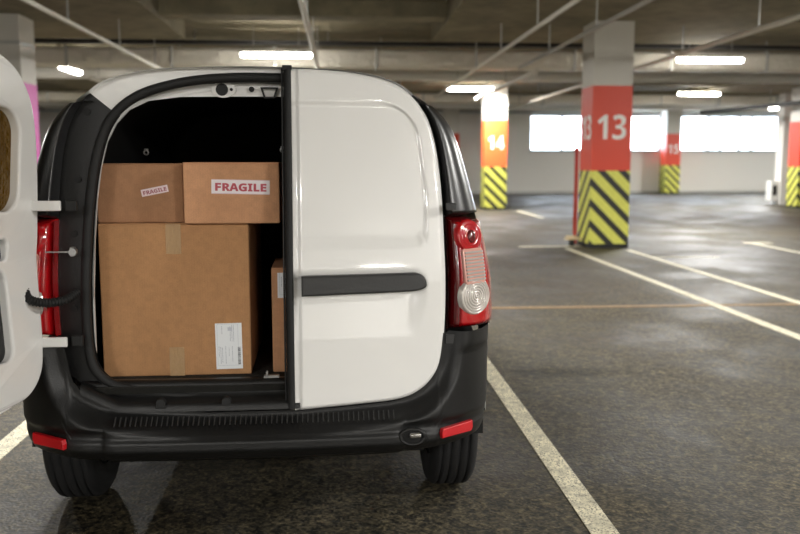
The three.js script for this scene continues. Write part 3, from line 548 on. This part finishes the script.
tag(pipe('drain_pipe', [14.6, 2.98, -14], [11.6, 2.88, -27], .06, M.darkMetal, 'dark drain pipe slanting under the ceiling at the right edge'), 'dark drain pipe slanting under the ceiling at the right edge', 'pipe');

function crinkled(x0, x1, h, dep) { // foil wrap with real dents: a rounded box section whose skin bulges and creases
  const n = 36, m = Math.round((x1 - x0) / .075), r = .09, ring = []; let q = 99; const rr = () => { q = (q * 1664525 + 1013904223) >>> 0; return q / 4294967296 - .5; };
  const jit = Array.from({ length: m + 1 }, () => Array.from({ length: n }, rr)), big = Array.from({ length: m + 12 }, rr);
  for (let i = 0; i < n; i++) { const a = i / n * Math.PI * 2, c = Math.cos(a), d = Math.sin(a), e = (t) => Math.sign(t) * Math.abs(t) ** .45; ring.push([e(c) * dep / 2, e(d) * h / 2]); }
  const g = grid(n, m, (a, b, i, j) => { const k = i % n, [z, y] = ring[k], f = 1 + .06 * jit[j][k] + .05 * big[(j / 6) | 0]; return [lerp(x0, x1, b), h / 2 + y * Math.min(f, 1.02), z * Math.min(f, 1.02)]; });
  return g;
}
function duct(z, y0, y1, dep, mat, label, x0 = X0, x1 = X1, round = false) {
  const t = thing('ventilation_duct', label, 'duct', [0, y0, z], 'ceiling ducts'), h = y1 - y0;
  const g = round ? new THREE.CylinderGeometry(h / 2, h / 2, x1 - x0, 24).rotateZ(Math.PI / 2).translate((x0 + x1) / 2, h / 2, 0) : crinkled(x0, x1, h, dep);
  obj('duct', metreUV(g, 1.1), mat, t);
  const band = round ? new THREE.TorusGeometry(h / 2 + .006, .012, 6, 24).rotateY(Math.PI / 2).translate(0, h / 2, 0) : rbox(.05, h + .03, dep + .03, .015, 0, h / 2, 0), hg = bar(-.01, h, -.01, .01, SLAB - y0, .01);
  for (let x = x0 + .9; x < x1; x += 1.9) obj('band', band, mat === M.foil ? M.galv : mat, t).position.x = x;
  for (let x = x0 + 1; x < x1; x += 3.8) obj('hanger', hg, M.galv, t).position.x = x;
  return t;
}
duct(-16.6, 3.06, 3.42, .5, M.foil, 'crinkled foil-wrapped duct across the garage behind column 13');
duct(-20.2, 3.18, 3.44, .3, M.lampBody, 'white round duct behind the foil-wrapped duct', X0, X1, true);
duct(-27.0, 3.12, 3.42, .4, M.foil, 'distant foil-wrapped duct beyond column 14');
duct(-30.9, 3.2, 3.44, .3, M.lampBody, 'distant white round duct nearest the far windows', X0, X1, true);
{ // dark cable tray in front of the foil duct
  const t = thing('cable_tray', 'dark cable tray above the foil duct', 'cable tray', [0, 3.40, -15.85], 'ceiling services');
  obj('tray', [bar(X0, 0, -.12, X1, .012, .12), bar(X0, 0, .11, X1, .06, .12), bar(X0, 0, -.12, X1, .06, -.11)], M.darkMetal, t);
  for (let i = 0; i < 3; i++) obj('cable', rod([X0, .03, -.06 + i * .06], [X1, .03, -.06 + i * .06], .02, 8), M.rubber, t);
  const hg = bar(-.01, .01, -.13, .01, SLAB - 3.40, -.11); for (let x = X0 + 1.2; x < X1; x += 2.4) obj('hanger', hg, M.galv, t).position.x = x;
}
{ // small things
  const w = thing('wood_offcut', 'small pale wood offcut on a black block at the foot of column 13', 'offcut', [3.62, 0, -12.98]);
  obj('block', rbox(.07, .10, .10, .012, -.03, .05, 0), M.rubber, w);
  const s = new THREE.Shape([[-.13, .0], [-.11, .055], [.02, .06], [.12, .03], [.13, .008], [-.02, .0]].map(([a, b]) => new THREE.Vector2(a, b)));
  obj('plank', extrude(s, .1, .006).translate(0, .10, -.05), std(0xd9c39a, 0.7), w);
  const p = thing('fire_pipe', 'red fire pipe standing behind the left side of column 13', 'pipe', [3.745, 0, -13.36]);
  obj('riser', rod([0, 0, 0], [0, 1.5, 0], .03), M.pipeRed, p); obj('cap', new THREE.CylinderGeometry(.036, .036, .05, 18).translate(0, 1.51, 0), M.pipeRed, p); obj('collar', new THREE.CylinderGeometry(.038, .038, .03, 18).translate(0, .4, 0), M.pipeRed, p);
  const b = thing('utility_box', 'small white utility box on the stub wall at the right edge', 'box', [13.27, .12, -25.4]);
  obj('case', rbox(.26, .60, .3, .02, 0, .30, 0), M.lampBody, b); obj('socket_panel', rbox(.12, .3, .01, .004, .0, .32, .152), M.darkMetal, b); obj('bracket', bar(.12, .1, -.1, .15, .5, .1), M.galv, b);
}
renderer.render(scene, camera);
